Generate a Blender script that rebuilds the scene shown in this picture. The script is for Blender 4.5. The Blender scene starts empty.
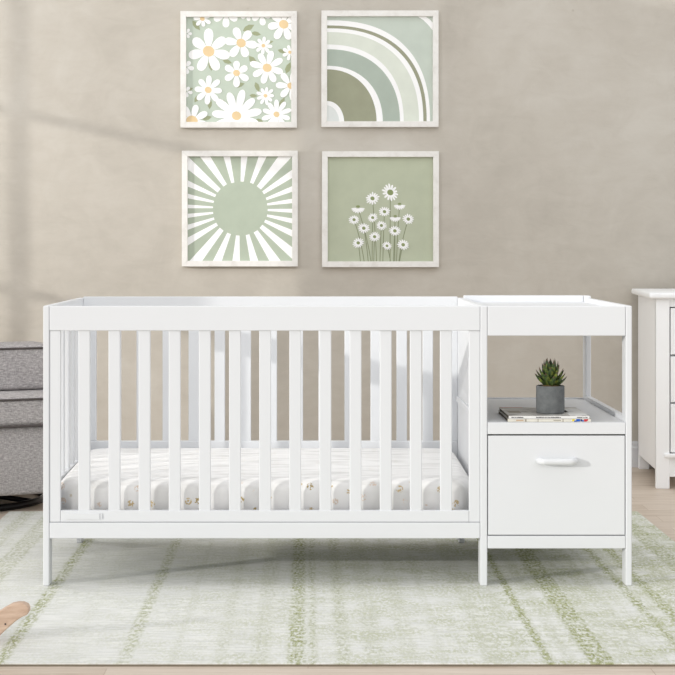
import bpy, bmesh, math, random
from mathutils import Vector, Matrix

random.seed(7)
sc = bpy.context.scene
COL = sc.collection
PI = math.pi
F = 1700.0          # focal length in photo pixels
CAM_H = 1.043       # eye height above the rug
CAM_D = 5.2         # eye to crib front
FZ = -0.008         # bare floor level (rug top is z = 0)

sc.view_settings.view_transform = 'Standard'
sc.view_settings.look = 'None'

# ---------------------------------------------------------------- helpers
def tag(o, label=None, cat=None, group=None, kind=None):
    if label: o['label'] = label
    if cat: o['category'] = cat
    if group: o['group'] = group
    if kind: o['kind'] = kind
    return o

def empty(name, loc=(0, 0, 0), rz=0.0):
    o = bpy.data.objects.new(name, None)
    COL.objects.link(o)
    o.location = loc
    o.rotation_euler = (0, 0, rz)
    o.empty_display_size = 0.05
    return o

class MB:
    """collects geometry for ONE mesh object"""
    def __init__(self):
        self.bm = bmesh.new()
        self.mats = []
    def mi(self, m):
        if m is None: return 0
        if m not in self.mats: self.mats.append(m)
        return self.mats.index(m)
    def box(self, x0, x1, y0, y1, z0, z1, m=None):
        k = self.mi(m)
        v = [self.bm.verts.new((x, y, z)) for z in (z0, z1) for y in (y0, y1) for x in (x0, x1)]
        for f in ((0, 2, 3, 1), (4, 5, 7, 6), (0, 1, 5, 4), (2, 6, 7, 3), (0, 4, 6, 2), (1, 3, 7, 5)):
            self.bm.faces.new([v[i] for i in f]).material_index = k
        return self
    def rbox(self, x0, x1, y0, y1, z0, z1, r, seg=4, m=None):
        """rounded box"""
        k = self.mi(m)
        t = bmesh.new()
        bmesh.ops.create_cube(t, size=1.0)
        for v in t.verts:
            v.co = Vector(((x0 + x1) / 2 + v.co.x * (x1 - x0), (y0 + y1) / 2 + v.co.y * (y1 - y0), (z0 + z1) / 2 + v.co.z * (z1 - z0)))
        bmesh.ops.bevel(t, geom=list(t.edges) + list(t.verts), offset=r, segments=seg, profile=0.5, affect='EDGES')
        self.merge(t, k, smooth=True)
        return self
    def merge(self, t, k=0, smooth=False, mat=None):
        mp = {}
        for v in t.verts:
            mp[v] = self.bm.verts.new(mat @ v.co if mat else v.co)
        for f in t.faces:
            try:
                nf = self.bm.faces.new([mp[v] for v in f.verts])
                nf.material_index = k
                nf.smooth = smooth
            except ValueError:
                pass
        t.free()
    def prism(self, pts, axis, a0, a1, m=None, smooth=False):
        """polygon (2d) extruded along axis 'x' | 'y' | 'z'"""
        k = self.mi(m)
        def P(p, a):
            return {'x': (a, p[0], p[1]), 'y': (p[0], a, p[1]), 'z': (p[0], p[1], a)}[axis]
        A = [self.bm.verts.new(P(p, a0)) for p in pts]
        B = [self.bm.verts.new(P(p, a1)) for p in pts]
        n = len(pts)
        fs = [self.bm.faces.new(A), self.bm.faces.new(B[::-1])]
        for i in range(n):
            q = self.bm.faces.new((A[i], A[(i + 1) % n], B[(i + 1) % n], B[i]))
            q.smooth = smooth
            fs.append(q)
        for f in fs: f.material_index = k
        return self
    def tube(self, path, radii, seg=10, m=None, caps=True, closed=False):
        k = self.mi(m)
        path = [Vector(p) for p in path]
        n = len(path)
        if not isinstance(radii, (list, tuple)): radii = [radii] * n
        rings = []
        for i, p in enumerate(path):
            if closed:
                d = path[(i + 1) % n] - path[i - 1]
            else:
                d = path[min(i + 1, n - 1)] - path[max(i - 1, 0)]
            d.normalize()
            up = Vector((0, 0, 1)) if abs(d.z) < 0.9 else Vector((0, 1, 0))
            a = d.cross(up).normalized()
            b = a.cross(d).normalized()
            rings.append([self.bm.verts.new(p + (a * math.cos(2 * PI * j / seg) + b * math.sin(2 * PI * j / seg)) * radii[i]) for j in range(seg)])
        rng = range(n) if closed else range(n - 1)
        for i in rng:
            A, B = rings[i], rings[(i + 1) % n]
            for j in range(seg):
                f = self.bm.faces.new((A[j], A[(j + 1) % seg], B[(j + 1) % seg], B[j]))
                f.smooth = True
                f.material_index = k
        if caps and not closed:
            for R in (rings[0], rings[-1]):
                self.bm.faces.new(R).material_index = k
        return self
    def lathe(self, prof, seg=40, cx=0, cy=0, m=None):
        k = self.mi(m)
        rings = []
        for r, z in prof:
            if r < 1e-6:
                rings.append([self.bm.verts.new((cx, cy, z))])
            else:
                rings.append([self.bm.verts.new((cx + r * math.cos(2 * PI * j / seg), cy + r * math.sin(2 * PI * j / seg), z)) for j in range(seg)])
        for A, B in zip(rings[:-1], rings[1:]):
            for j in range(seg):
                a0, a1 = A[j % len(A)], A[(j + 1) % len(A)]
                b0, b1 = B[j % len(B)], B[(j + 1) % len(B)]
                vs = []
                for v in (a0, a1, b1, b0):
                    if v not in vs: vs.append(v)
                if len(vs) >= 3:
                    f = self.bm.faces.new(vs)
                    f.smooth = True
                    f.material_index = k
        return self
    def poly(self, pts3, m=None):
        k = self.mi(m)
        vs = [self.bm.verts.new(p) for p in pts3]
        f = self.bm.faces.new(vs)
        f.material_index = k
        return self
    def build(self, name, m=None, parent=None, bevel=0.0, seg=2, loc=None, tri=False):
        bmesh.ops.recalc_face_normals(self.bm, faces=self.bm.faces)
        me = bpy.data.meshes.new(name)
        self.bm.to_mesh(me)
        self.bm.free()
        ms = self.mats if self.mats else [m]
        for x in ms: me.materials.append(x)
        o = bpy.data.objects.new(name, me)
        COL.objects.link(o)
        if parent: o.parent = parent
        if loc: o.location = loc
        if bevel > 0:
            b = o.modifiers.new('edge', 'BEVEL')
            b.width = bevel
            b.segments = seg
            b.limit_method = 'ANGLE'
            b.angle_limit = math.radians(35)
            b.harden_normals = False
        return o

# ---------------------------------------------------------------- materials
def srgb(r, g, b):
    def c(u):
        u /= 255.0
        return u / 12.92 if u <= 0.04045 else ((u + 0.055) / 1.055) ** 2.4
    return (c(r), c(g), c(b), 1.0)

class NT:
    def __init__(self, name, rough=0.6, spec=0.3):
        self.m = bpy.data.materials.new(name)
        self.m.use_nodes = True
        self.t = self.m.node_tree
        self.b = self.t.nodes['Principled BSDF']
        self.b.inputs['Roughness'].default_value = rough
        self.b.inputs['Specular IOR Level'].default_value = spec
    def n(self, typ, **kw):
        nd = self.t.nodes.new(typ)
        for k, v in kw.items(): setattr(nd, k, v)
        return nd
    def l(self, a, b): self.t.links.new(a, b)
    def coords(self, scale=(1, 1, 1), rot=(0, 0, 0), loc=(0, 0, 0), src='Object'):
        tc = self.n('ShaderNodeTexCoord')
        mp = self.n('ShaderNodeMapping')
        mp.inputs['Scale'].default_value = scale
        mp.inputs['Rotation'].default_value = rot
        mp.inputs['Location'].default_value = loc
        self.l(tc.outputs[src], mp.inputs['Vector'])
        return mp.outputs['Vector']
    def noise(self, vec, scale=5, detail=4, rough=0.55, dist=0.0):
        nd = self.n('ShaderNodeTexNoise')
        nd.inputs['Scale'].default_value = scale
        nd.inputs['Detail'].default_value = detail
        nd.inputs['Roughness'].default_value = rough
        nd.inputs['Distortion'].default_value = dist
        self.l(vec, nd.inputs['Vector'])
        return nd.outputs['Fac']
    def voro(self, vec, scale, rnd=1.0, out='Distance'):
        nd = self.n('ShaderNodeTexVoronoi')
        nd.inputs['Scale'].default_value = scale
        nd.inputs['Randomness'].default_value = rnd
        self.l(vec, nd.inputs['Vector'])
        return nd.outputs[out]
    def ramp(self, fac, stops, interp='LINEAR'):
        nd = self.n('ShaderNodeValToRGB')
        cr = nd.color_ramp
        cr.interpolation = interp
        while len(cr.elements) > 1: cr.elements.remove(cr.elements[-1])
        cr.elements[0].position = stops[0][0]
        cr.elements[0].color = stops[0][1]
        for p, c in stops[1:]:
            e = cr.elements.new(p)
            e.color = c
        self.l(fac, nd.inputs['Fac'])
        return nd.outputs['Color']
    def g(self, fac, stops, interp='LINEAR'):
        return self.ramp(fac, [(p, (v, v, v, 1)) for p, v in stops], interp)
    def math(self, op, a, b=None, clamp=False):
        nd = self.n('ShaderNodeMath', operation=op, use_clamp=clamp)
        for i, x in enumerate((a, b)):
            if x is None: continue
            if isinstance(x, (int, float)): nd.inputs[i].default_value = x
            else: self.l(x, nd.inputs[i])
        return nd.outputs[0]
    def mix(self, fac, a, b, blend='MIX'):
        nd = self.n('ShaderNodeMix', data_type='RGBA', blend_type=blend)
        if isinstance(fac, (int, float)): nd.inputs[0].default_value = fac
        else: self.l(fac, nd.inputs[0])
        for i, x in ((6, a), (7, b)):
            if isinstance(x, tuple): nd.inputs[i].default_value = x
            else: self.l(x, nd.inputs[i])
        return nd.outputs[2]
    def base(self, c):
        if isinstance(c, tuple): self.b.inputs['Base Color'].default_value = c
        else: self.l(c, self.b.inputs['Base Color'])
        return self
    def bump(self, h, strength=0.3, dist=0.002):
        nd = self.n('ShaderNodeBump')
        nd.inputs['Strength'].default_value = strength
        nd.inputs['Distance'].default_value = dist
        self.l(h, nd.inputs['Height'])
        self.l(nd.outputs['Normal'], self.b.inputs['Normal'])
        return self

def simple(name, col, rough=0.5, spec=0.3, var=0.03, scale=30, metal=0.0):
    t = NT(name, rough, spec)
    v = t.noise(t.coords(), scale, 3)
    d = tuple(min(1, c * (1 - var)) for c in col[:3]) + (1,)
    u = tuple(min(1, c * (1 + var)) for c in col[:3]) + (1,)
    t.base(t.ramp(v, [(0.3, d), (0.7, u)]))
    t.b.inputs['Metallic'].default_value = metal
    return t.m

M = {}
M['white'] = simple('white_lacquer', srgb(223, 225, 228), 0.42, 0.3, 0.006, 3)
M['white_dresser'] = simple('dresser_white_paint', srgb(249, 250, 251), 0.5, 0.3, 0.01, 6)
M['gap'] = simple('dark_gap', srgb(95, 95, 97), 0.9, 0.1)
M['trim'] = simple('trim_white', srgb(214, 214, 216), 0.5, 0.3, 0.01, 4)

def mk_wall():
    t = NT('beige_plaster', 0.88, 0.15)
    v = t.coords()
    big = t.noise(v, 1.1, 6, 0.62, 0.6)
    med = t.noise(v, 4.5, 8, 0.6, 1.2)
    vs = t.coords((1.0, 1.0, 2.6), (0, 0.5, 0))
    stroke = t.noise(vs, 7, 6, 0.65, 0.8)
    f = t.math('ADD', t.math('MULTIPLY', big, 0.5), t.math('ADD', t.math('MULTIPLY', med, 0.28), t.math('MULTIPLY', stroke, 0.22)))
    c = t.ramp(f, [(0.36, srgb(181, 175, 165)), (0.5, srgb(191, 185, 175)), (0.64, srgb(199, 194, 185))])
    pit = t.voro(v, 9, 1.0)
    pn = t.noise(v, 2.7, 2)
    pm = t.math('MULTIPLY', t.g(pit, [(0.03, 1), (0.075, 0)]), t.g(pn, [(0.52, 0), (0.6, 1)]))
    c = t.mix(t.math('MULTIPLY', pm, 0.35), c, srgb(150, 138, 122))
    t.base(c)
    t.bump(t.math('ADD', stroke, t.math('MULTIPLY', med, 0.7)), 0.22, 0.006)
    return t.m
M['wall'] = mk_wall()

def mk_floor():
    t = NT('pale_oak_planks', 0.5, 0.3)
    v = t.coords()
    br = t.n('ShaderNodeTexBrick')
    br.offset = 0.37
    br.inputs['Scale'].default_value = 1.0
    br.inputs['Brick Width'].default_value = 1.35
    br.inputs['Row Height'].default_value = 0.14
    br.inputs['Mortar Size'].default_value = 0.0016
    br.inputs['Mortar Smooth'].default_value = 0.3
    br.inputs['Color1'].default_value = (0.2, 0.2, 0.2, 1)
    br.inputs['Color2'].default_value = (0.8, 0.8, 0.8, 1)
    br.inputs['Mortar'].default_value = (0.5, 0.5, 0.5, 1)
    t.l(v, br.inputs['Vector'])
    vg = t.coords((1.2, 16, 1))
    grain = t.noise(vg, 3.5, 8, 0.6, 0.6)
    f = t.math('ADD', t.math('MULTIPLY', br.outputs['Color'], 0.22), t.math('MULTIPLY', grain, 0.75))
    c = t.ramp(f, [(0.3, srgb(186, 169, 151)), (0.5, srgb(206, 192, 177)), (0.72, srgb(222, 209, 195))])
    c = t.mix(t.math('MULTIPLY', br.outputs['Fac'], 0.4), c, srgb(150, 122, 98))
    t.base(c)
    t.bump(grain, 0.06, 0.002)
    return t.m
M['floor'] = mk_floor()

RX0, RX1, RY0, RY1 = -1.17, 1.29, -0.962, 1.46

def mk_rug():
    t = NT('green_striped_rug', 0.95, 0.08)
    tc = t.n('ShaderNodeTexCoord')
    sep = t.n('ShaderNodeSeparateXYZ')
    t.l(tc.outputs['Object'], sep.inputs[0])
    X = sep.outputs['X']
    v = t.coords()
    # ragged stripe edges
    edge = t.noise(t.coords((80, 36, 1)), 1.0, 3, 0.6)
    edge2 = t.noise(t.coords((8, 20, 1)), 1.0, 3, 0.6)
    wob = t.math('ADD', t.math('MULTIPLY', t.math('SUBTRACT', edge, 0.5), 0.022), t.math('MULTIPLY', t.math('SUBTRACT', edge2, 0.5), 0.02))
    Xw = t.math('ADD', X, wob)
    fac = t.math('DIVIDE', t.math('SUBTRACT', Xw, RX0), RX1 - RX0)
    def stripes(lst):
        st = [(0.0, 0.0)]
        for x, w, a in lst:
            e = min(0.010, w * 0.35)
            for q, val in ((x - w / 2 - e, 0), (x - w / 2 + e * 0.4, a), (x + w / 2 - e * 0.4, a), (x + w / 2 + e, 0)):
                st.append(((q - RX0) / (RX1 - RX0), val))
        st.sort()
        st = [(min(max(p, 0.0), 1.0), a) for p, a in st]
        return t.g(fac, st)
    s1 = stripes([(-0.985, 0.07, 0.55), (-0.775, 0.030, 0.95), (-0.463, 0.028, 0.75), (-0.22, 0.035, 0.4), (-0.03, 0.040, 0.95), (0.09, 0.035, 0.6), (0.604, 0.020, 1.4)])
    s2 = stripes([(-1.09, 0.05, 0.5), (-0.62, 0.04, 0.22), (-0.34, 0.018, 0.32), (-0.12, 0.05, 0.42), (0.012, 0.018, 0.75), (0.17, 0.05, 0.45), (0.735, 0.058, 1.15)])
    s3 = stripes([(0.26, 0.04, 0.42), (0.34, 0.02, 0.34), (0.467, 0.04, 0.48), (0.66, 0.03, 0.4), (0.85, 0.05, 0.5), (0.958, 0.026, 1.15), (1.028, 0.032, 1.15)])
    s4 = stripes([(0.54, 0.03, 0.32), (0.79, 0.03, 0.5), (0.90, 0.02, 0.4), (0.99, 0.02, 0.4), (1.11, 0.045, 0.6), (1.20, 0.06, 0.9), (1.265, 0.03, 0.5)])
    S = t.math('MAXIMUM', t.math('MAXIMUM', s1, s2), t.math('MAXIMUM', s3, s4))
    # breaks along the stripes
    brk = t.noise(t.coords((105, 42, 1)), 1.0, 2, 0.6)
    brk2 = t.noise(t.coords((5, 9, 1)), 1.0, 3, 0.6)
    S = t.math('MULTIPLY', S, t.g(brk, [(0.40, 0.15), (0.56, 1.0)]))
    S = t.math('MULTIPLY', S, t.g(brk2, [(0.3, 0.55), (0.6, 1.0)]))
    # overall faded green wash, stronger to the right and centre
    wash = t.noise(t.coords((5, 7, 1), loc=(3, 1, 0)), 1.0, 5, 0.65)
    wx = t.g(fac, [(0, 0.42), (0.22, 0.25), (0.40, 0.55), (0.50, 0.62), (0.55, 0.8), (0.68, 0.8), (0.75, 1.0), (1.0, 1.15)])
    fine = t.noise(t.coords((115, 46, 1)), 1.0, 3, 0.65)
    W = t.math('MULTIPLY', t.math('MULTIPLY', t.g(wash, [(0.36, 0.0), (0.60, 0.95)]), wx), t.g(fine, [(0.42, 0.10), (0.57, 1.0)]))
    G = t.math('MAXIMUM', t.math('MULTIPLY', S, 1.15), W)
    # small pale blossoms in the pattern
    fv = t.coords((1 / 0.052, 1 / 0.058, 1))
    d = t.voro(fv, 1.0, 0.28)
    fl = t.g(d, [(0.04, 0.0), (0.09, 1.0), (0.24, 0.95), (0.32, 0.0)])
    halo = t.g(d, [(0.0, 0.5), (0.06, 0.4), (0.09, 0.0), (0.27, 0.0), (0.36, 0.34), (0.52, 0.2), (0.7, 0.0)])
    fmask = t.g(t.noise(t.coords((3.2, 2.2, 1), loc=(7, 3, 0)), 1.0, 2), [(0.45, 0.0), (0.60, 1.0)])
    fl = t.math('MULTIPLY', fl, fmask)
    G = t.math('MULTIPLY', G, t.math('SUBTRACT', 1.0, t.math('MULTIPLY', fl, 0.6)))
    G = t.math('MAXIMUM', G, t.math('MULTIPLY', t.math('MULTIPLY', halo, fmask), t.g(fine, [(0.42, 0.15), (0.57, 0.9)])))
    # weft threads
    weft = t.noise(t.coords((9, 150, 1)), 1.0, 5, 0.7)
    basec = t.ramp(weft, [(0.34, srgb(206, 207, 204)), (0.5, srgb(224, 225, 222)), (0.66, srgb(238, 238, 235))])
    basec = t.mix(t.math('MULTIPLY', fl, 0.3), basec, srgb(236, 237, 229))
    grn = t.ramp(fine, [(0.36, srgb(143, 147, 106)), (0.6, srgb(182, 186, 152))])
    t.base(t.mix(t.math('MINIMUM', G, 1.0), basec, grn))
    t.bump(t.math('ADD', weft, fine), 0.25, 0.003)
    return t.m
M['rug'] = mk_rug()
M['rug_edge_shade'] = simple('rug_edge_shade', srgb(128, 120, 106), 0.95, 0.1, 0.1, 90)

def mk_mattress():
    t = NT('quilted_sheet', 0.9, 0.1)
    v = t.coords()
    q = t.noise(t.coords((6, 42, 6)), 1.0, 2, 0.5, 0.3)
    c = t.ramp(q, [(0.36, srgb(228, 227, 225)), (0.52, srgb(246, 245, 244))])  # shade of the quilting creases put into the sheet colour
    # printed sprigs: a pair of small dots per cell
    d1 = t.voro(t.coords((1, 0.2, 1), loc=(0.3, 0.1, 0.2)), 23, 0.85)
    cell = t.voro(t.coords((1, 0.2, 1), loc=(0.3, 0.1, 0.2)), 23, 0.85, 'Color')
    nn = t.noise(v, 150, 1)
    spot = t.math('MULTIPLY', t.g(d1, [(0.22, 1.0), (0.28, 0.0)]), t.g(nn, [(0.44, 0.0), (0.54, 1.0)]))
    hue = t.ramp(t.math('MULTIPLY', cell, 1.0), [(0.3, srgb(176, 152, 92)), (0.48, srgb(206, 182, 136)), (0.62, srgb(226, 208, 192))], 'CONSTANT')
    ge = t.n('ShaderNodeNewGeometry')
    sx = t.n('ShaderNodeSeparateXYZ')
    t.l(ge.outputs['Normal'], sx.inputs[0])
    side = t.g(sx.outputs['Z'], [(0.6, 1.0), (0.85, 0.06)])
    c = t.mix(t.math('MULTIPLY', t.math('MULTIPLY', spot, 0.95), side), c, hue)
    t.base(c)
    t.bump(q, 0.45, 0.006)
    return t.m
M['mattress'] = mk_mattress()

def mk_fabric():
    t = NT('grey_tweed', 0.95, 0.1)
    a = t.noise(t.coords((60, 60, 260)), 1.0, 3, 0.7)
    b = t.noise(t.coords((300, 300, 80)), 1.0, 3, 0.7)
    f = t.math('ADD', t.math('MULTIPLY', a, 0.6), t.math('MULTIPLY', b, 0.4))
    t.base(t.ramp(f, [(0.34, srgb(134, 129, 129)), (0.5, srgb(175, 171, 171)), (0.64, srgb(212, 208, 207))]))
    t.bump(f, 0.4, 0.003)
    return t.m
M['fabric'] = mk_fabric()
M['piping'] = simple('grey_piping', srgb(92, 87, 86), 0.9, 0.1)
M['black_metal'] = simple('black_metal', srgb(28, 27, 28), 0.3, 0.5, 0.05, 10, 0.6)

def mk_frame():
    t = NT('whitewashed_frame_wood', 0.7, 0.2)
    a = t.noise(t.coords((18, 18, 18)), 1.0, 6, 0.7, 0.4)
    t.base(t.ramp(a, [(0.3, srgb(222, 219, 214)), (0.46, srgb(231, 229, 225)), (0.7, srgb(239, 238, 235))]))
    t.bump(a, 0.15, 0.002)
    return t.m
M['frame'] = mk_frame()

def paint(name, r, g, b, var=0.035):
    k = lambda u: min(250, u * 1.0)
    return simple(name, srgb(k(r), k(g), k(b)), 0.85, 0.1, var, 14)
M['p_white'] = paint('print_white', 248, 248, 248, 0.01)
M['p_sage1'] = paint('print_sage', 193, 204, 190)
M['p_tan'] = paint('print_tan', 228, 203, 160)
M['p_leaf'] = paint('print_leaf', 158, 165, 134)
M['p_mint'] = paint('print_mint', 196, 205, 195)
M['p_olive'] = paint('print_olive', 158, 160, 138)
M['p_pale'] = paint('print_pale_sage', 219, 224, 213)
M['p_grey'] = paint('print_grey_sage', 174, 185, 174)
M['p_sun'] = paint('print_sun_green', 179, 189, 172)
M['p_field'] = paint('print_field_green', 184, 190, 168)
M['p_eye'] = paint('print_eye_green', 140, 152, 108)
M['p_stem'] = paint('print_stem', 138, 144, 118)
M['p_silver'] = paint('print_silver', 224, 228, 226)

def mk_concrete():
    t = NT('grey_concrete', 0.8, 0.2)
    a = t.noise(t.coords(), 40, 6, 0.65)
    t.base(t.ramp(a, [(0.3, srgb(94, 97, 98)), (0.7, srgb(116, 119, 120))]))
    t.bump(a, 0.2, 0.001)
    return t.m
M['concrete'] = mk_concrete()
def mk_leaf():
    t = NT('succulent_green', 0.5, 0.3)
    a = t.noise(t.coords(), 55, 4, 0.6)
    t.base(t.ramp(a, [(0.36, srgb(36, 48, 30)), (0.52, srgb(66, 86, 46)), (0.66, srgb(122, 132, 54))]))
    return t.m
M['leaf'] = mk_leaf()
M['leaf_tip'] = simple('succulent_tip', srgb(92, 72, 58), 0.6)
M['soil'] = simple('soil', srgb(126, 104, 74), 0.95, 0.1, 0.4, 220)
M['paper'] = simple('magazine_paper', srgb(112, 104, 94), 0.8, 0.1, 0.35, 400)
M['spine_white'] = simple('spine_white', srgb(232, 232, 230), 0.5)
M['spine_cream'] = simple('spine_cream', srgb(222, 219, 208), 0.5, 0.3, 0.06, 60)
M['ink'] = simple('ink', srgb(48, 48, 52), 0.6)
M['ink_soft'] = simple('ink_soft', srgb(160, 152, 138), 0.6)
M['ink_tan'] = simple('ink_tan', srgb(190, 160, 132), 0.6)
M['c_blue'] = simple('ink_blue', srgb(30, 92, 190), 0.5)
M['c_red'] = simple('ink_red', srgb(198, 50, 62), 0.5)
M['c_yellow'] = simple('ink_yellow', srgb(226, 206, 60), 0.5)
M['c_navy'] = simple('ink_navy', srgb(34, 40, 96), 0.5)
M['c_rust'] = simple('ink_rust', srgb(186, 112, 96), 0.5)
def mk_cover():
    t = NT('magazine_cover', 0.4, 0.3)
    a = t.noise(t.coords((14, 22, 1), loc=(1.3, 0.4, 0)), 1.0, 5, 0.6, 0.8)
    t.base(t.ramp(a, [(0.36, srgb(132, 129, 124)), (0.5, srgb(188, 186, 181)), (0.64, srgb(218, 216, 212))]))
    return t.m
M['cover'] = mk_cover()
def mk_wood():
    t = NT('beech_wood', 0.55, 0.25)
    a = t.noise(t.coords((14, 40, 70)), 1.0, 6, 0.6, 0.5)
    t.base(t.ramp(a, [(0.32, srgb(182, 154, 134)), (0.55, srgb(202, 176, 156)), (0.7, srgb(212, 188, 168))]))
    return t.m
M['beech'] = mk_wood()
def mk_glass(name='window_glass', f=0.06):
    m = bpy.data.materials.new(name)
    m.use_nodes = True
    nt = m.node_tree
    nt.nodes.remove(nt.nodes['Principled BSDF'])
    out = nt.nodes['Material Output']
    tr = nt.nodes.new('ShaderNodeBsdfTransparent')
    gl = nt.nodes.new('ShaderNodeBsdfGlossy')
    gl.inputs['Roughness'].default_value = 0.02
    mx = nt.nodes.new('ShaderNodeMixShader')
    mx.inputs[0].default_value = f
    nt.links.new(tr.outputs[0], mx.inputs[1])
    nt.links.new(gl.outputs[0], mx.inputs[2])
    nt.links.new(mx.outputs[0], out.inputs['Surface'])
    return m
M['glass'] = mk_glass()
M['glass_dimmer'] = mk_glass('window_glass_dimmer', 0.2)  # added dimmer for the unseen upper panes, weakens the sun patch above the bar

# ---------------------------------------------------------------- the room
WY = 2.85       # back wall
WXL = -3.0      # left wall
WXR = 3.2
WH = 3.2
tag(MB().box(WXL - 0.1, WXR, -7.0, WY + 0.1, FZ - 0.05, FZ).build('floor', M['floor']), 'pale oak plank floor', kind='structure')
tag(MB().box(WXL - 0.1, WXR, WY, WY + 0.1, FZ, WH).build('wall_back', M['wall']), 'beige plaster back wall', kind='structure')
# left wall with a window in it (out of frame, sends the window light onto the back wall)
wy0, wy1, wz0, wz1 = 1.00, 2.50, 0.30, 2.95
wl = MB()
wl.box(WXL - 0.1, WXL, -0.8, wy0, FZ, WH)
wl.box(WXL - 0.1, WXL, wy1, WY, FZ, WH)
wl.box(WXL - 0.1, WXL, wy0, wy1, FZ, wz0)
wl.box(WXL - 0.1, WXL, wy0, wy1, wz1, WH)
tag(wl.build('wall_left', M['wall']), 'beige plaster left wall', kind='structure')
wf = MB()
t_ = 0.03
wf.box(WXL - 0.08, WXL - 0.02, wy0, wy0 + t_, wz0, wz1)
wf.box(WXL - 0.08, WXL - 0.02, wy1 - t_, wy1, wz0, wz1)
wf.box(WXL - 0.08, WXL - 0.02, wy0, wy1, wz0, wz0 + t_)
wf.box(WXL - 0.08, WXL - 0.02, wy0, wy1, wz1 - t_, wz1)
wf.box(WXL - 0.065, WXL - 0.035, 1.819, 1.862, wz0, wz1)
wf.box(WXL - 0.065, WXL - 0.035, wy0, wy1, 2.008, 2.052)
wf.box(WXL - 0.065, WXL - 0.035, wy0, wy1, 1.16, 1.205)
win = tag(wf.build('window_1', M['trim']), 'white six-pane window', kind='structure')
MB().box(WXL - 0.052, WXL - 0.048, wy0 + t_, wy1 - t_, wz0 + t_, 2.0).build('pane', M['glass'], win)
MB().box(WXL - 0.052, WXL - 0.048, wy0 + t_, wy1 - t_, 2.0, wz1 - t_).build('pane', M['glass_dimmer'], win)

def baseboard(name, pts_axis):
    return None
bb = MB()
bb.prism([(WY, FZ), (WY - 0.018, FZ), (WY - 0.018, FZ + 0.092), (WY - 0.012, FZ + 0.099), (WY - 0.012, FZ + 0.112), (WY - 0.006, FZ + 0.122), (WY, FZ + 0.122)], 'x', WXL, WXR)
tag(bb.build('baseboard_back', M['trim']), 'white moulded baseboard along the back wall', kind='structure')
bl = MB()
bl.prism([(WXL, FZ), (WXL + 0.018, FZ), (WXL + 0.018, FZ + 0.092), (WXL + 0.012, FZ + 0.099), (WXL + 0.012, FZ + 0.112), (WXL + 0.006, FZ + 0.122), (WXL, FZ + 0.122)], 'y', -0.8, WY - 0.02)
tag(bl.build('baseboard_left', M['trim']), 'white moulded baseboard along the left wall', kind='structure')

# ---------------------------------------------------------------- rug
rg = MB()
rg.box(RX0, RX1, RY0, RY1, -0.0032, 0.0)
rug = tag(rg.build('area_rug', M['rug'], None, 0.0012, 2), 'large pale rug with faded green stripes lying under the white crib', 'rug')
MB().box(RX0 + 0.002, RX1 - 0.002, RY0 + 0.002, RY1 - 0.002, FZ, -0.0030).build('edge_shade', M['rug_edge_shade'], rug)  # dark layer added under the pile as the rug edge's shadow line

# ---------------------------------------------------------------- crib with changer
S0 = F / CAM_D
def fx(px, Y=0.0): return (px - 308.0) * (CAM_D + Y) / F
def fz(py, Y=0.0): return CAM_H - (py - 245.0) * (CAM_D + Y) / F

crib = empty('crib_changer', (0, 0, 0))
tag(crib, 'white wooden slatted crib with attached changing table standing on the green striped rug', 'crib')
W = M['white']
XL, XM0, XM1, XR = fx(43), fx(480.3), fx(487.4), fx(632)   # outer planes
T = 0.0190
D = 0.815
ZT = 0.857
BV = 0.0022

def leg(x0, x1, y0, y1, z1=ZT):
    return MB().box(x0, x1, y0, y1, 0, z1).build('leg', W, crib, 0.0035, 3)
# six full-height posts
LD = 0.064
leg(XL, XL + T, 0, LD); leg(XL, XL + T, D - LD, D)
leg(XM0, XM1, 0, LD); leg(XM0, XM1, D - LD, D)
DC = 0.815
leg(XR - T, XR, 0, LD); leg(XR - T, XR, DC - LD, DC, 0.865)

def slat(parent, x0, x1, y0, y1, z0, z1):
    return MB().box(x0, x1, y0, y1, z0, z1).build('slat', W, parent, 0.0025)

# left side panel
sp = MB()
sp.box(XL, XL + T, LD, D - LD, 0.775, ZT)
MB().box(XL, XL + T, LD, D - LD, 0.150, 0.300).build('side_rail', W, crib, BV)
sidep = sp.build('side_panel', W, crib, BV)
n = 6
for i in range(n):
    yc = LD + (D - 2 * LD) * (i + 0.5) / n
    slat(sidep, XL + 0.004, XL + T - 0.003, yc - 0.019, yc + 0.019, 0.298, 0.777)

# front: top rail, gate with slats, lower rail
FX0, FX1 = XL + T, XM0
z_top0, z_top1 = fz(330.7), ZT - 0.001
MB().box(FX0 + 0.0006, FX1 - 0.0006, 0.0005, 0.026, z_top0, z_top1).build('top_rail', W, crib, BV)
gz0, gz1 = fz(522.2), fz(510.8)
fp = MB()
fp.box(FX0 + 0.0006, fx(60.2), 0.0035, 0.024, gz0, z_top0 - 0.0008)
fp.box(fx(469.3), FX1 - 0.0006, 0.0035, 0.024, gz0, z_top0 - 0.0008)
fp.box(fx(60.2) + 0.0006, fx(469.3) - 0.0006, 0.0035, 0.024, gz0, gz1)
front = fp.build('front_panel', W, crib, 0.0018)
for k in range(13):
    x0 = fx(77.9 + 30.2 * k)
    slat(front, x0, x0 + 0.0362, 0.006, 0.021, gz1 - 0.004, z_top0 + 0.002)
MB().box(FX0 + 0.0006, FX1 - 0.0006, 0.0005, 0.026, fz(538.5), gz0 - 0.0014).build('bottom_rail', W, crib, BV)
# small white plate on the lower edge of the gate
npl = MB()
npl.box(fx(66), fx(99.6), 0.0002, 0.0040, fz(519.4), fz(513.4))
npl.box(fx(100.4), fx(102), 0.0000, 0.0036, fz(519.2), fz(513.4))
npl.build('label_plate', W, crib, 0.0005)

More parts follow.
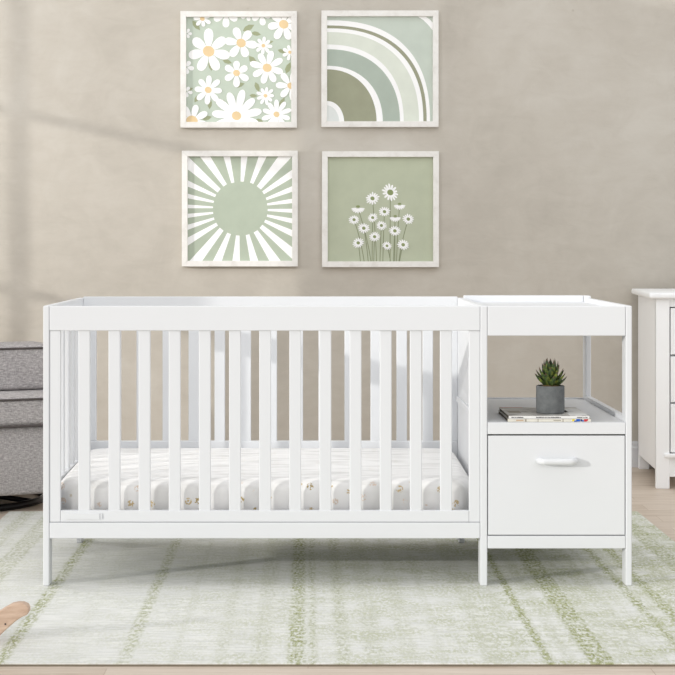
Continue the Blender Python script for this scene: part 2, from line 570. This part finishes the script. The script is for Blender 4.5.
# back panel
BY0, BY1 = D - 0.026, D - 0.002
bp = MB()
bp.box(FX0, FX1, BY0, BY1, 0.777, ZT + 0.004)
bp.box(FX0, FX1, BY0, BY1, 0.150, 0.352)
bp.box(FX0, FX0 + 0.045, BY0 + 0.002, BY1, 0.352, 0.777)
bp.box(FX1 - 0.035, FX1, BY0 + 0.002, BY1, 0.352, 0.777)
back = bp.build('back_panel', W, crib, BV)
for k in range(-6, 7):
    xr = (277 - 308) / 283.5 + 0.0917 * k
    if xr - 0.037 < FX0 + 0.05 or xr > FX1 - 0.04: continue
    slat(back, xr - 0.037, xr, BY0 + 0.004, BY1 - 0.004, 0.348, 0.780)

# centre panel between crib and changer
cp = MB()
cp.box(XM0, XM1, LD, D - LD, 0.150, ZT)
cp.box(XM0 - 0.006, XM0, 0.07, D - 0.03, 0.492, 0.514)
cp.build('center_panel', W, crib, BV)

MB().box(FX0 + 0.004, FX1 - 0.008, 0.028, D - 0.028, 0.168, 0.188).build('mattress_support', W, crib, BV)
bt = MB()
bt.lathe([(0.0, 0.148), (0.012, 0.148), (0.012, 0.168), (0.0, 0.168)], 14, fx(461, 0.2), 0.2)
bt.build('bolt', M['gap'], crib)

# changer: tray frame
ct = MB()
z0 = fz(335.8)
ct.box(XM1 + 0.0006, XR - T - 0.0006, 0.0005, 0.022, z0, ZT - 0.001)
ct.box(XM1 + 0.0006, XR - T - 0.0006, DC - 0.022, DC, z0, 0.865)
ct.box(XR - T, XR, LD + 0.0006, DC - LD - 0.0006, z0, ZT)
tray = ct.build('tray_frame', W, crib, BV)
MB().box(XM1 + 0.001, XR - T - 0.0006, 0.022, DC - 0.022, 0.828, 0.842).build('changing_top', W, crib, 0.001)

# open shelf
sh = MB()
zs = 0.500
sh.box(XM1 + 0.0008, XR - T - 0.0008, 0.001, DC - 0.019, fz(434.3), zs)
shelf = sh.build('shelf', W, crib, 0.0015)
# lower cabinet: side, back, bottom, base rail
cb = MB()
cb.box(XR - T, XR, LD + 0.0006, DC - LD - 0.0006, 0.115, 0.514)
cb.box(XM1 + 0.001, XR - T, DC - 0.018, DC - 0.002, 0.115, 0.504)
cb.box(XM1 + 0.001, XR - T, 0.03, DC - 0.02, 0.118, 0.136)
cb.box(XM1 + 0.0008, XR - T - 0.0008, 0.001, 0.022, fz(548.6), fz(536.0))
cab = cb.build('cabinet', W, crib, 0.0018)
# drawer
dr = MB()
dx0, dx1, dz0, dz1 = XM1 + 0.0025, XR - T - 0.0025, fz(535.0), fz(435.8)
dr.box(dx0, dx1, 0.002, 0.022, dz0, dz1)
dr.box(dx0 + 0.02, dx1 - 0.02, 0.022, D - 0.06, dz0 + 0.01, dz1 - 0.02)
drawer = dr.build('drawer', W, crib, 0.0014)
hz = fz(460.8)
hx0, hx1 = fx(539.2), fx(574.6)
hn = MB()
# bar pull: flattened rod with its ends returning to the front
path = []
yo, yi = -0.024, 0.004
for a in range(0, 7):
    th = PI / 2 * a / 6
    path.append((hx0 + 0.014 - 0.014 * math.cos(th) , yi + (yo - yi) * math.sin(th), hz))
for i in range(1, 8):
    path.append((hx0 + 0.014 + (hx1 - hx0 - 0.028) * i / 8, yo, hz))
for a in range(6, -1, -1):
    th = PI / 2 * a / 6
    path.append((hx1 - 0.014 + 0.014 * math.cos(th), yi + (yo - yi) * math.sin(th), hz))
hn.tube(path, 0.0098, 14)
hn.build('handle', W, drawer)

# ---------------------------------------------------------------- mattress
mt = MB()
tb = bmesh.new()
bmesh.ops.create_cube(tb, size=1.0)
mxa, mxb, mya, myb, mza, mzb = -0.782, 0.519, 0.046, 0.784, 0.1885, 0.330
for v in tb.verts:
    v.co = Vector(((mxa + mxb) / 2 + v.co.x * (mxb - mxa), (mya + myb) / 2 + v.co.y * (myb - mya), (mza + mzb) / 2 + v.co.z * (mzb - mza)))
ve = [e for e in tb.edges if abs(e.verts[0].co.z - e.verts[1].co.z) > 0.05]
bmesh.ops.bevel(tb, geom=ve, offset=0.085, segments=8, profile=0.5, affect='EDGES')
he = [e for e in tb.edges if abs(e.verts[0].co.z - e.verts[1].co.z) < 0.001]
bmesh.ops.bevel(tb, geom=he, offset=0.042, segments=6, profile=0.5, affect='EDGES')
mt.merge(tb, 0, smooth=True)
for v in mt.bm.verts:
    if v.co.z > 0.25: v.co.z += -0.011 + (v.co.y - 0.046) * 0.020
mo = mt.build('crib_mattress', M['mattress'])
tag(mo, 'white crib mattress with quilted top and tiny tan print lying inside the crib', 'mattress')

# ---------------------------------------------------------------- magazines and succulent on the shelf
def magazine(z, x0, x1, y0, y1, th, spine, cover, label):
    r = empty('magazine', ((x0 + x1) / 2, (y0 + y1) / 2, z))
    tag(r, label, 'magazine', 'magazines under the potted succulent')
    w, d = (x1 - x0) / 2, (y1 - y0) / 2
    p = MB()
    p.box(-w + 0.002, w - 0.002, -d + 0.002, d - 0.001, 0.0006, th - 0.0006)
    p.build('pages', M['paper'], r)
    c = MB()
    c.box(-w, w, -d, d, th - 0.0006, th, cover)
    c.box(-w, w, -d, d, 0, 0.0006, cover)
    c.box(-w, w, -d, -d + 0.0016, 0, th, spine)
    cv = c.build('cover', None, r)
    return r, w, d, th
mx0, mx1 = fx(508.6), fx(591.5)
r2, w, d, th2 = magazine(zs + 0.0002, mx0 - 0.001, mx1, 0.012, 0.282, 0.0098, M['spine_cream'], M['cover'], 'lower magazine with coloured letters on its cream spine, lying on the white shelf')
def marks(parent, w, d, items, zlo, zhi, name='lettering'):
    b = MB()
    for x0, x1, a, c, m in items:
        b.box(-w + 2 * w * x0, -w + 2 * w * x1, -d - 0.0003, -d, zlo + (zhi - zlo) * a, zlo + (zhi - zlo) * c, m)
    b.build(name, None, parent)
it = [(0.10, 0.19, .3, .7, M['ink_tan']), (0.205, 0.225, .1, .9, M['ink_soft']), (0.36, 0.368, .0, 1, M['ink_soft']), (0.55, 0.64, .35, .65, M['ink_soft']), (0.66, 0.67, .0, 1, M['ink_soft'])]
it += [(0.775, 0.805, .2, .9, M['c_yellow']), (0.80, 0.83, .05, .5, M['c_blue']), (0.825, 0.87, .1, .95, M['c_blue']), (0.875, 0.895, .15, .9, M['c_navy']), (0.893, 0.915, .1, .6, M['c_blue']), (0.918, 0.95, .1, .9, M['c_red']), (0.95, 0.965, .35, .95, M['c_red'])]
marks(r2, w, d, it, 0.0008, 0.0092)
r1, w, d, th1 = magazine(zs + th2, mx0 + 0.002, mx1 - 0.004, 0.013, 0.284, 0.0096, M['spine_white'], M['cover'], 'upper magazine with white spine and grey photo cover, directly under the potted succulent')
random.seed(3)
it = []
for a, b, h in ((0.035, 0.18, 0.62), (0.34, 0.645, 0.66), (0.845, 0.975, 0.55)):
    x = a
    while x < b:
        wd = random.uniform(0.006, 0.011)
        it.append((x, min(b, x + wd), 0.25, random.choice((0.6, h + 0.05, h + 0.05)), M['ink']))
        x += wd + random.choice((0.0025, 0.003, 0.008))
marks(r1, w, d, it, 0.0008, 0.0086)
cpn = MB()  # printed colour patches on the cover, not letters
cpn.box(-w + 0.004, -w + 0.075, d - 0.012, d - 0.001, th1, th1 + 0.0002, M['c_rust'])
cpn.box(-w + 0.150, -w + 0.200, -0.03, 0.06, th1, th1 + 0.0002, M['ink_soft'])
cpn.box(-w + 0.012, -w + 0.05, -0.05, 0.02, th1, th1 + 0.0002, M['ink_soft'])
cpn.box(-w + 0.19, -w + 0.246, -d + 0.003, 0.09, th1, th1 + 0.0002, M['spine_white'])
cpn.build('cover_print', None, r1)

PY = 0.100
px_ = fx(550.3, PY)
pz = zs + th2 + th1 + 0.0002
pot = empty('potted_succulent', (px_, PY, pz))
tag(pot, 'small spiky green succulent in a grey concrete pot standing on the magazines', 'plant')
pr, ph = 0.0440, 0.0855
MB().lathe([(0, 0), (pr - 0.005, 0), (pr - 0.0012, 0.0012), (pr, 0.005), (pr, ph - 0.002), (pr - 0.0015, ph), (pr - 0.006, ph), (pr - 0.0065, ph - 0.002), (pr - 0.007, ph - 0.012), (0, ph - 0.012)], 48).build('pot', M['concrete'], pot)
so = MB()
so.lathe([(pr - 0.0068, ph - 0.008), (pr - 0.012, ph - 0.003), (pr * 0.4, ph + 0.001), (0, ph + 0.002)], 32)
so.build('soil', M['soil'], pot)
lv = MB()
random.seed(11)
NL = 36
for i in range(NL):
    f = i / (NL - 1)               # 0 outer -> 1 inner
    az = i * 2.39996
    tilt = math.radians(57 - 50 * f)      # from vertical
    L = 0.057 + 0.005 * math.sin(i * 1.7)
    z0_ = ph - 0.002 + 0.034 * f
    if f > 0.85: L = 0.056
    wd = 0.0126 * (1 - 0.22 * f)
    dirh = Vector((math.cos(az), math.sin(az), 0))
    side = Vector((-math.sin(az), math.cos(az), 0))
    rings = []
    N = 8
    p = dirh * 0.006 + Vector((0, 0, z0_))
    tl = tilt + 0.25
    for s in range(N + 1):
        u = s / N
        wdt = wd * (1 - u ** 1.7) * (0.8 + 0.5 * min(1, u * 3)) + 0.0003
        dvec = dirh * math.sin(tl) + Vector((0, 0, 1)) * math.cos(tl)
        nrm = dirh * -math.cos(tl) + Vector((0, 0, 1)) * math.sin(tl)
        rings.append(([p + side * wdt + nrm * wdt * 0.18, p - nrm * wdt * 0.45, p - side * wdt + nrm * wdt * 0.18, p + nrm * wdt * 0.02], u))
        p = p + dvec * (L / N)
        tl -= 0.075
    vv = [[lv.bm.verts.new(q) for q in R] for R, u in rings]
    k0, k1 = lv.mi(M['leaf']), lv.mi(M['leaf_tip'])
    for s in range(N):
        for j in range(4):
            fc = lv.bm.faces.new((vv[s][j], vv[s][(j + 1) % 4], vv[s + 1][(j + 1) % 4], vv[s + 1][j]))
            fc.material_index = k1 if s >= N - 1 else k0
    lv.bm.faces.new(vv[0]); lv.bm.faces.new(vv[-1])
lv.build('leaves', None, pot)

# ---------------------------------------------------------------- framed prints
AS = 675.0 / 140.0      # reference units per photo pixel for the drawings
FD = 0.032              # frame depth
SW = F / (CAM_D + WY - FD)   # px per metre at the frame face
def clip(poly, x0, x1, y0, y1):
    def cut(P, inside, inter):
        out = []
        for i in range(len(P)):
            a, b = P[i - 1], P[i]
            if inside(b):
                if not inside(a): out.append(inter(a, b))
                out.append(b)
            elif inside(a): out.append(inter(a, b))
        return out
    def ix(x): return lambda a, b: (x, a[1] + (b[1] - a[1]) * (x - a[0]) / (b[0] - a[0]))
    def iy(y): return lambda a, b: (a[0] + (b[0] - a[0]) * (y - a[1]) / (b[1] - a[1]), y)
    for ins, it_ in ((lambda p: p[0] >= x0, ix(x0)), (lambda p: p[0] <= x1, ix(x1)), (lambda p: p[1] >= y0, iy(y0)), (lambda p: p[1] <= y1, iy(y1))):
        if len(poly) < 3: return []
        poly = cut(poly, ins, it_)
    return poly

class Art:
    def __init__(self, ox, oy, u0, u1, v0, v1, label):
        """ox, oy: photo px of the drawing's origin; u/v: outer frame bounds in drawing units"""
        self.cx, self.cy = (u0 + u1) / 2, (v0 + v1) / 2
        self.hw, self.hh = (u1 - u0) / 2 / AS / SW, (v1 - v0) / 2 / AS / SW
        wx = (ox + self.cx / AS - 308) / SW
        wz = CAM_H - (oy + self.cy / AS - 245) / SW
        self.root = empty('framed_print', (wx, WY, wz))
        tag(self.root, label, 'picture', 'framed sage green prints on the wall')
        fw = 27.5 / AS / SW
        self.fw = fw
        b = MB()
        h, k = self.hw, self.hh
        # mitred moulding
        O = [(-h, -k), (h, -k), (h, k), (-h, k)]
        I = [(-h + fw, -k + fw), (h - fw, -k + fw), (h - fw, k - fw), (-h + fw, k - fw)]
        for i in range(4):
            j = (i + 1) % 4
            b.prism([O[i], O[j], I[j], I[i]], 'y', -FD, -0.001)
        b.build('frame', M['frame'], self.root, 0.0012)
        self.pb = MB()
        self.layer = 0
        self.ub = (u0 + 24, u1 - 24, v0 + 24, v1 - 24)
        self.off = -0.0125
        self.back = None
    def P(self, u, v):
        return ((u - self.cx) / AS / SW, -(v - self.cy) / AS / SW)
    def bg(self, m):
        h, k, q = self.hw - self.fw + 0.002, self.hh - self.fw + 0.002, self.off
        self.pb.box(-h, h, q, -0.002, -k, k, m)
    def shape(self, pts, m):
        self.layer += 1
        pts = clip(pts, *self.ub)
        if len(pts) < 3: return
        y = self.off - 0.00002 * self.layer - 0.00005
        try:
            self.pb.poly([(self.P(u, v)[0], y, self.P(u, v)[1]) for u, v in pts], m)
        except ValueError:
            pass
    def ellipse(self, u, v, a, b, rot, m, n=20):
        c, s = math.cos(rot), math.sin(rot)
        self.shape([(u + a * math.cos(2 * PI * i / n) * c - b * math.sin(2 * PI * i / n) * s, v + a * math.cos(2 * PI * i / n) * s + b * math.sin(2 * PI * i / n) * c) for i in range(n)], m)
    def flower(self, u, v, R, n, cr, mw, mc, rot=0.0, wf=None, sq=1.0, jitter=0.08, only=None, tilt=0.0):
        wf = wf or min(0.40, 1.5 / n + 0.05) 
        for i in range(n):
            a = rot + 2 * PI * i / n
            L = R * (1 + random.uniform(-jitter, jitter))
            # teardrop petal
            pts = []
            for k in range(18):
                th = 2 * PI * k / 18
                x = L * 0.56 + L * 0.44 * math.cos(th)
                y = R * wf * math.sin(th) * (0.80 + 0.30 * math.cos(th))
                xx, yy = x * math.cos(a) - y * math.sin(a), (x * math.sin(a) + y * math.cos(a)) * sq
                if tilt:
                    xx, yy = xx * math.cos(tilt) - yy * math.sin(tilt), xx * math.sin(tilt) + yy * math.cos(tilt)
                pts.append((u + xx, v + yy))
            self.shape(pts, mw)
        if cr > 0:
            self.ellipse(u, v, cr * 1.05, cr * 0.95, 0.4, mc)
    def done(self):
        o = self.pb.build('print', None, self.root)
        return o

# 1: large white daisies
random.seed(21)
A = Art(170, 0, 50, 612, 53, 615, 'framed print of large white daisies with tan centres, upper left of four')
A.bg(M['p_sage1'])
for u, v, a, rot in ((125, 120, 30, 0.9), (378, 132, 32, -0.5), (415, 160, 24, 0.2), (400, 292, 32, 0.9), (275, 295, 24, 0.3), (195, 315, 26, 1.4), (335, 408, 26, -0.3), (540, 245, 22, 0.3), (570, 325, 30, -1.2), (545, 358, 22, 0.4), (420, 418, 26, 1.2), (402, 460, 20, 0.1), (258, 502, 34, 0.9), (190, 500, 26, 1.6), (130, 472, 24, -1.0), (178, 568, 24, -0.3), (540, 492, 26, -1.1), (430, 580, 20, 0.3), (92, 430, 20, -0.4), (485, 200, 14, -.3), (540, 585, 18, .3)):
    c_, s_ = math.cos(rot), math.sin(rot)
    A.shape([(u + x * c_ - y * s_, v + x * s_ + y * c_) for x, y in ((-a, 0), (-a * .4, -a * .42), (a * .3, -a * .40), (a, 0), (a * .3, a * .38), (-a * .4, a * .40))], M['p_leaf'])
w_, t_ = M['p_white'], M['p_tan']
for u, v, R, n_, cr, rot in ((270, 62, 66, 6, 0, 0.55), (440, 68, 50, 5, 0, 1.4), (372, 66, 34, 5, 0, 1.3), (82, 160, 24, 5, 0, 0), (78, 322, 36, 5, 0, 0.2), (78, 440, 28, 5, 0, 0.2),
                             (185, 245, 104, 7, 27, -1.57), (342, 205, 76, 6, 22, -1.95), (450, 218, 42, 8, 9, 0.1), (468, 325, 80, 8, 21, -1.3), (320, 350, 64, 6, 16, -1.57), (183, 432, 70, 8, 16, -1.5),
                             (320, 557, 122, 11, 22, -1.9), (513, 550, 70, 10, 14, -1.57), (460, 460, 44, 9, 9, -1.4), (548, 115, 82, 7, 22, 0.3), (582, 412, 70, 7, 16, -2.2), (578, 250, 38, 7, 8, -1.8), (105, 582, 80, 8, 27, -1.3), (155, 88, 42, 7, 11, 0.5)):
    A.flower(u, v, R, n_, cr, w_, t_, rot)
A.done()

# 2: quarter-rainbow arches
A = Art(310, 0, 55, 620, 50, 612, 'framed print of a white and olive quarter rainbow, upper right of four')
A.bg(M['p_mint'])
def arch(rx, ry, n_, m):
    pts = [(80, 592)]
    for i in range(41):
        th = PI / 2 * i / 40
        c, s = max(0.0, math.cos(th)), max(0.0, math.sin(th))
        pts.append((80 + rx * c ** (2 / n_), 592 - ry * s ** (2 / n_)))
    A.shape(pts, m)
A.shape([(520, 76), (556, 76), (578, 90), (598, 112), (598, 150), (570, 116), (545, 92)], M['p_white'])
for rx, ry, n_, m in ((500, 497, 2.45, 'p_white'), (484, 472, 2.42, 'p_olive'), (468, 458, 2.40, 'p_white'), (447, 440, 2.36, 'p_pale'), (373, 380, 2.3, 'p_white'), (355, 357, 2.26, 'p_grey'), (272, 277, 2.2, 'p_white'), (242, 260, 2.15, 'p_olive'), (85, 107, 2.1, 'p_white'), (62, 86, 2.0, 'p_silver')):
    arch(rx, ry, n_, M[m])
A.done()

# 3: sunburst
A = Art(170, 140, 57, 616, 51, 610, 'framed print of a green sunburst with white rays, lower left of four')
A.bg(M['p_sun'])
RAYS = (((170, 80), (265, 218), 21), ((273, 80), (302, 206), 16), ((357, 80), (347, 200), 16), ((445, 80), (393, 208), 18), ((552, 80), (428, 230), 26),
        ((590, 162), (448, 254), 17), ((590, 235), (463, 284), 13), ((590, 293), (468, 310), 11), ((590, 341), (470, 337), 10), ((590, 390), (467, 364), 12), ((590, 450), (456, 390), 15), ((590, 545), (438, 416), 22),
        ((505, 583), (412, 440), 23), ((405, 583), (373, 456), 19), ((318, 583), (326, 460), 18), ((228, 583), (284, 450), 20), ((125, 583), (248, 430), 24),
        ((86, 488), (226, 405), 17), ((86, 420), (212, 378), 12), ((86, 365), (207, 351), 10), ((86, 320), (206, 324), 9), ((86, 270), (210, 298), 11), ((86, 210), (219, 269), 14), ((86, 112), (236, 244), 24))
for (uo, vo), (ui, vi), hw in RAYS:
    dx, dy = uo - ui, vo - vi
    ln = math.hypot(dx, dy)
    nx, ny = -dy / ln, dx / ln
    k = 1.35
    q = hw * (0.50 + 0.50 * k)
    A.shape([(ui + nx * hw * .48, vi + ny * hw * .48), (ui + dx * k + nx * q, vi + dy * k + ny * q), (ui + dx * k - nx * q, vi + dy * k - ny * q), (ui - nx * hw * .48, vi - ny * hw * .48)], M['p_white'])
A.done()

# 4: bunch of daisies
random.seed(5)
A = Art(310, 140, 58, 622, 54, 613, 'framed print of a bunch of small white daisies on thin stems, lower right of four')
A.bg(M['p_field'])
DA = ((388, 252, 44, 0), (302, 281, 34, 0), (232, 330, 32, 1), (433, 316, 28, 1), (213, 384, 26, 0), (303, 374, 25, 0), (360, 345, 28, 0), (412, 375, 27, 1), (475, 381, 29, 0), (260, 425, 29, 0), (345, 412, 26, 0), (410, 438, 29, 0), (312, 466, 27, 0), (233, 496, 28, 0), (372, 510, 23, 0), (450, 505, 30, 0))
feet = (387, 322, 296, 418, 263, 300, 352, 404, 428, 282, 338, 410, 308, 244, 390, 432)
for (u, v, R, k), ft in zip(DA, feet):
    # a thin curved stem down to the lower edge
    um = u + (ft - u) * 0.75
    vm = v + (590 - v) * 0.55
    L_, R_ = [], []
    for i in range(9):
        q = i / 8
        x = (1 - q) ** 2 * u + 2 * q * (1 - q) * um + q * q * ft
        y = (1 - q) ** 2 * v + 2 * q * (1 - q) * vm + q * q * 596
        L_.append((x - 2.0, y)); R_.append((x + 2.0, y))
    A.shape(L_ + R_[::-1], M['p_stem'])
for (u, v, R, k), ft in zip(DA, feet):
    if k:
        # seen from the side: drooping petals under a small eye
        for i in range(9):
            a = math.radians(10 + 160 * i / 8)
            A.ellipse(u + R * 0.62 * math.cos(a), v - 2 + R * 0.42 * math.sin(a), R * 0.42, R * 0.13, math.atan2(0.6 * math.sin(a), math.cos(a)), M['p_white'], 12)
        A.ellipse(u, v - R * 0.32, R * 0.3, R * 0.17, 0, M['p_eye'], 14)
    else:
        big = R > 40
        A.flower(u, v, R, 14, R * (0.33 if big else 0.29), M['p_white'], M['p_eye'], random.uniform(0, 1), wf=0.15, sq=0.86 if not big else 0.8, tilt=0.9 if big else random.uniform(-0.4, 0.4))
A.done()

# ---------------------------------------------------------------- dresser at the right
phi = math.radians(-4.7)
dr_ = empty('dresser', (1.500, CAM_D * 0 + 2.13, FZ), phi)
tag(dr_, 'white wooden chest of drawers standing against the wall beyond the changing table', 'dresser')
Wd = M['white_dresser']
DWW, DDD = 0.92, 0.69
zt0, zt1 = 0.820, 0.846
def dz(py): return CAM_H - FZ - (py - 245) / 232.0
c = MB()
c.prism([(0.0, 0.092), (0.035, 0.080), (DDD, 0.066), (DDD, zt0), (0.0, zt0)], 'x', 0.0, 0.022)
c.prism([(0.0, 0.092), (0.035, 0.080), (DDD, 0.066), (DDD, zt0), (0.0, zt0)], 'x', DWW - 0.022, DWW)
c.box(0.022, DWW - 0.022, DDD - 0.015, DDD, 0.06, zt0)
c.box(0.022, DWW - 0.022, 0.05, DDD - 0.015, 0.07, 0.09)
c.box(0.058, DWW - 0.058, 0.006, 0.03, dz(307), zt0)
for py in (355.5, 403.0):
    c.box(0.058, DWW - 0.058, 0.034, 0.05, dz(py) - 0.006, dz(py) + 0.006, )
c.box(0.058, DWW - 0.058, 0.006, 0.026, dz(477), dz(456))
c.build('carcass', Wd, dr_, 0.002)
for x0 in (0.0, DWW - 0.058):
    MB().box(x0, x0 + 0.058, -0.004, 0.03, 0.0, zt0).build('post', Wd, dr_, 0.003)
MB().rbox(-0.032, DWW + 0.032, -0.030, DDD, zt0, zt1, 0.009, 4).build('top', Wd, dr_)
MB().rbox(0.036, DWW - 0.036, -0.014, 0.02, dz(457.5), dz(453.5), 0.004, 3).build('molding', Wd, dr_)
for pa, pb in ((307, 355.5), (355.5, 403), (403, 453.5)):
    q = MB()
    q.box(0.063, DWW - 0.063, 0.002, 0.024, dz(pb) + 0.0042, dz(pa) - 0.0042)
    q.box(0.08, DWW - 0.08, 0.024, DDD - 0.06, dz(pb) + 0.02, dz(pa) - 0.03)
    dd = q.build('drawer', Wd, dr_, 0.002)
    for kx in (0.23, 0.69):
        zc = (dz(pa) + dz(pb)) / 2
        kb = MB()
        kb.lathe([(0.0, 0.0), (0.008, 0.0), (0.006, 0.010), (0.015, 0.018), (0.016, 0.024), (0.010, 0.029), (0.0, 0.030)], 18)
        ko = kb.build('knob', Wd, dd, 0, 2, (kx, 0.002, zc))
        ko.rotation_euler = (PI / 2, 0, 0)

for x0 in (0.0, DWW - 0.047):
    MB().box(x0, x0 + 0.047, DDD - 0.045, DDD, 0.0, 0.2).build('leg', Wd, dr_, 0.002)

# ---------------------------------------------------------------- swivel glider at the left
th_ = math.radians(25)
gl = empty('glider_chair', (-1.506, 1.724, FZ), th_)
tag(gl, 'grey tweed upholstered glider armchair on a round black swivel base', 'armchair')
Fb = M['fabric']
gz = -FZ
def piped(mb_name, parent, x0, x1, y0, y1, z0, z1, r):
    MB().rbox(x0, x1, y0, y1, z0, z1, r, 4).build(mb_name, Fb, parent)
def piping(name, parent, x0, x1, y0, y1, z, r, rad=0.005):
    b = MB()
    pts = []
    for cx, cy, a0 in ((x1 - r, y0 + r, -PI / 2), (x1 - r, y1 - r, 0), (x0 + r, y1 - r, PI / 2), (x0 + r, y0 + r, PI)):
        for i in range(5):
            a = a0 + PI / 2 * i / 4
            pts.append((cx + r * math.cos(a), cy + r * math.sin(a), z))
    b.tube(pts, rad, 8, closed=True)
    return b.build(name, M['piping'], parent)
# seat base panel
seatb = MB().rbox(-0.440, 0.440, -0.40, 0.40, 0.070, 0.338, 0.016, 3).build('seat_base', Fb, gl)
cush = MB()
cush.rbox(-0.455, 0.455, -0.42, 0.16, 0.341, 0.456, 0.022, 5)
cush = cush.build('seat_cushion', Fb, gl)
piping('piping', cush, -0.457, 0.457, -0.422, 0.162, 0.447, 0.022, 0.0045)
piping('piping', cush, -0.457, 0.457, -0.422, 0.162, 0.343, 0.022, 0.0045)
for s in (1, -1):
    xa, xb = sorted((0.205 * s, 0.455 * s))
    ar = MB()
    ar.rbox(xa, xb, -0.12, 0.16, 0.458, 0.642, 0.018, 5)
    ar = ar.build('armrest', Fb, gl)
    piping('piping', ar, xa - 0.001, xb + 0.001, -0.121, 0.161, 0.628, 0.018, 0.0045)
bk = MB()
bk.rbox(-0.202, 0.202, 0.165, 0.40, 0.458, 0.98, 0.04, 6)
bk.build('backrest', Fb, gl)
MB().rbox(-0.43, 0.43, 0.163, 0.40, 0.342, 0.60, 0.03, 5).build('back_shell', Fb, gl)
sb = MB()
ctr = Vector((0, 0, 0))
off = Matrix.Rotation(-th_, 3, 'Z') @ Vector((0.056, 0.056, 0))
ring = [(off.x + 0.365 * math.cos(2 * PI * i / 48), off.y + 0.365 * math.sin(2 * PI * i / 48), 0.0145) for i in range(48)]
sb.tube(ring, 0.0142, 10, closed=True)
for k in range(4):
    a = PI / 4 + k * PI / 2
    sb.tube([(off.x + 0.36 * math.cos(a), off.y + 0.36 * math.sin(a), 0.016), (off.x + 0.2 * math.cos(a), off.y + 0.2 * math.sin(a), 0.030), (off.x * 1, off.y * 1, 0.042)], 0.011, 8)
sb.lathe([(0, 0.02), (0.06, 0.02), (0.06, 0.072), (0, 0.072)], 24, off.x, off.y)
sb.build('swivel_base', M['black_metal'], gl)

# ---------------------------------------------------------------- wooden rocker runner at lower left
RYc = -0.752
scl = F / (CAM_D + RYc)
def rx(px): return (px - 0.2 - 308) / scl
def rz(py): return CAM_H - (py + 1.2 - 245) / scl
# outline: runner curves down to the rug to the left and up to a rounded tip at the right
top = [(-1.30, 0.118), (-1.22, 0.085), (-1.12, 0.062), (-1.02, 0.056), (-0.92, 0.066), (-0.86, 0.073), (rx(-6), rz(614)), (rx(4), rz(607.5)), (rx(12), rz(603.2)), (rx(18), rz(602.0)), (rx(23), rz(602.2)), (rx(27), rz(604)), (rx(29), rz(607.2))]
bot = [(rx(29), rz(611)), (rx(27), rz(614)), (rx(22), rz(616)), (rx(16), rz(620)), (rx(8), rz(627)), (rx(0), rz(634.5)), (rx(-8), rz(639.5)), (-0.88, 0.0065), (-0.94, 0.0012), (-1.02, 0.0006), (-1.10, 0.006), (-1.20, 0.026), (-1.29, 0.058), (-1.325, 0.088)]
ro = empty('wooden_rocker', (-0.97, RYc, 0))
tag(ro, 'pale wooden rocker runner with rounded tip resting on the rug at front left', 'rocker')
rb = MB()
rb.prism([(x + 0.97, z) for x, z in top + bot], 'y', 0.0, 0.030)
rb.build('runner', M['beech'], ro, 0.003)
sc_ = MB()
sc_.lathe([(0, 0), (0.0022, 0), (0.0022, 0.0012), (0, 0.0012)], 12)
so_ = sc_.build('screw', M['ink'], ro, 0, 2, (rx(5.5) + 0.97, -0.0004, rz(622.8)))
so_.rotation_euler = (PI / 2, 0, 0)

# ---------------------------------------------------------------- light
w = bpy.data.worlds.new('soft_daylight')
sc.world = w
w.use_nodes = True
bgn = w.node_tree.nodes['Background']
bgn.inputs[0].default_value = (1.0, 1.0, 1.0, 1)
bgn.inputs[1].default_value = 0.80

def aim(o, d):
    o.rotation_euler = Vector(d).to_track_quat('-Z', 'Y').to_euler()
kl = bpy.data.lights.new('key_softbox', 'AREA')
kl.shape = 'DISK'
kl.size = 1.9
kl.energy = 50
kl.color = (1.0, 1.0, 1.0)
ko = bpy.data.objects.new('key_softbox', kl)
COL.objects.link(ko)
ko.location = (-4.2, -5.6, 3.5)
aim(ko, Vector((0.1, 0.6, 0.5)) - Vector(ko.location))

fl = bpy.data.lights.new('fill_softbox', 'AREA')
fl.shape = 'DISK'
fl.size = 2.2
fl.energy = 22
fo = bpy.data.objects.new('fill_softbox', fl)
COL.objects.link(fo)
fo.location = (3.6, -4.6, 2.3)
aim(fo, Vector((-0.2, 0.6, 0.6)) - Vector(fo.location))

cl = bpy.data.lights.new('overhead_fill', 'AREA')  # added overhead fill that brightens the back wall, no lamp hangs there
cl.shape = 'RECTANGLE'
cl.size, cl.size_y = 4.2, 2.4
cl.energy = 30
cl2 = bpy.data.objects.new('overhead_fill', cl)
COL.objects.link(cl2)
cl2.location = (0.7, 0.1, 3.15)
aim(cl2, Vector((0.7, 2.85, 0.85)) - Vector(cl2.location))

sl = bpy.data.lights.new('window_sun', 'SUN')
sl.energy = 1.7
sl.angle = math.radians(1.0)
sl.color = (1.0, 0.97, 0.92)
so = bpy.data.objects.new('window_sun', sl)
COL.objects.link(so)
so.location = (-6, 0, 3)
aim(so, (1.0, 0.60, -0.215))

wn = bpy.data.lights.new('window_skylight', 'AREA')
wn.shape = 'RECTANGLE'
wn.size, wn.size_y = 2.0, 1.3
wn.energy = 56
wn.color = (1.0, 0.99, 0.975)
wo = bpy.data.objects.new('window_skylight', wn)
COL.objects.link(wo)
wo.location = (WXL - 0.25, (wy0 + wy1) / 2, (wz0 + wz1) / 2)
aim(wo, (1, 0, 0))

# ---------------------------------------------------------------- camera
cam = bpy.data.cameras.new('camera')
cam.sensor_width = 36
cam.lens = F / 675 * 36
cam.shift_x = (337.5 - 308.0) / 675
cam.shift_y = (245.0 - 337.5) / 675
co = bpy.data.objects.new('camera', cam)
COL.objects.link(co)
co.location = (0, -CAM_D, CAM_H)
co.rotation_euler = (PI / 2, 0, 0)
sc.camera = co
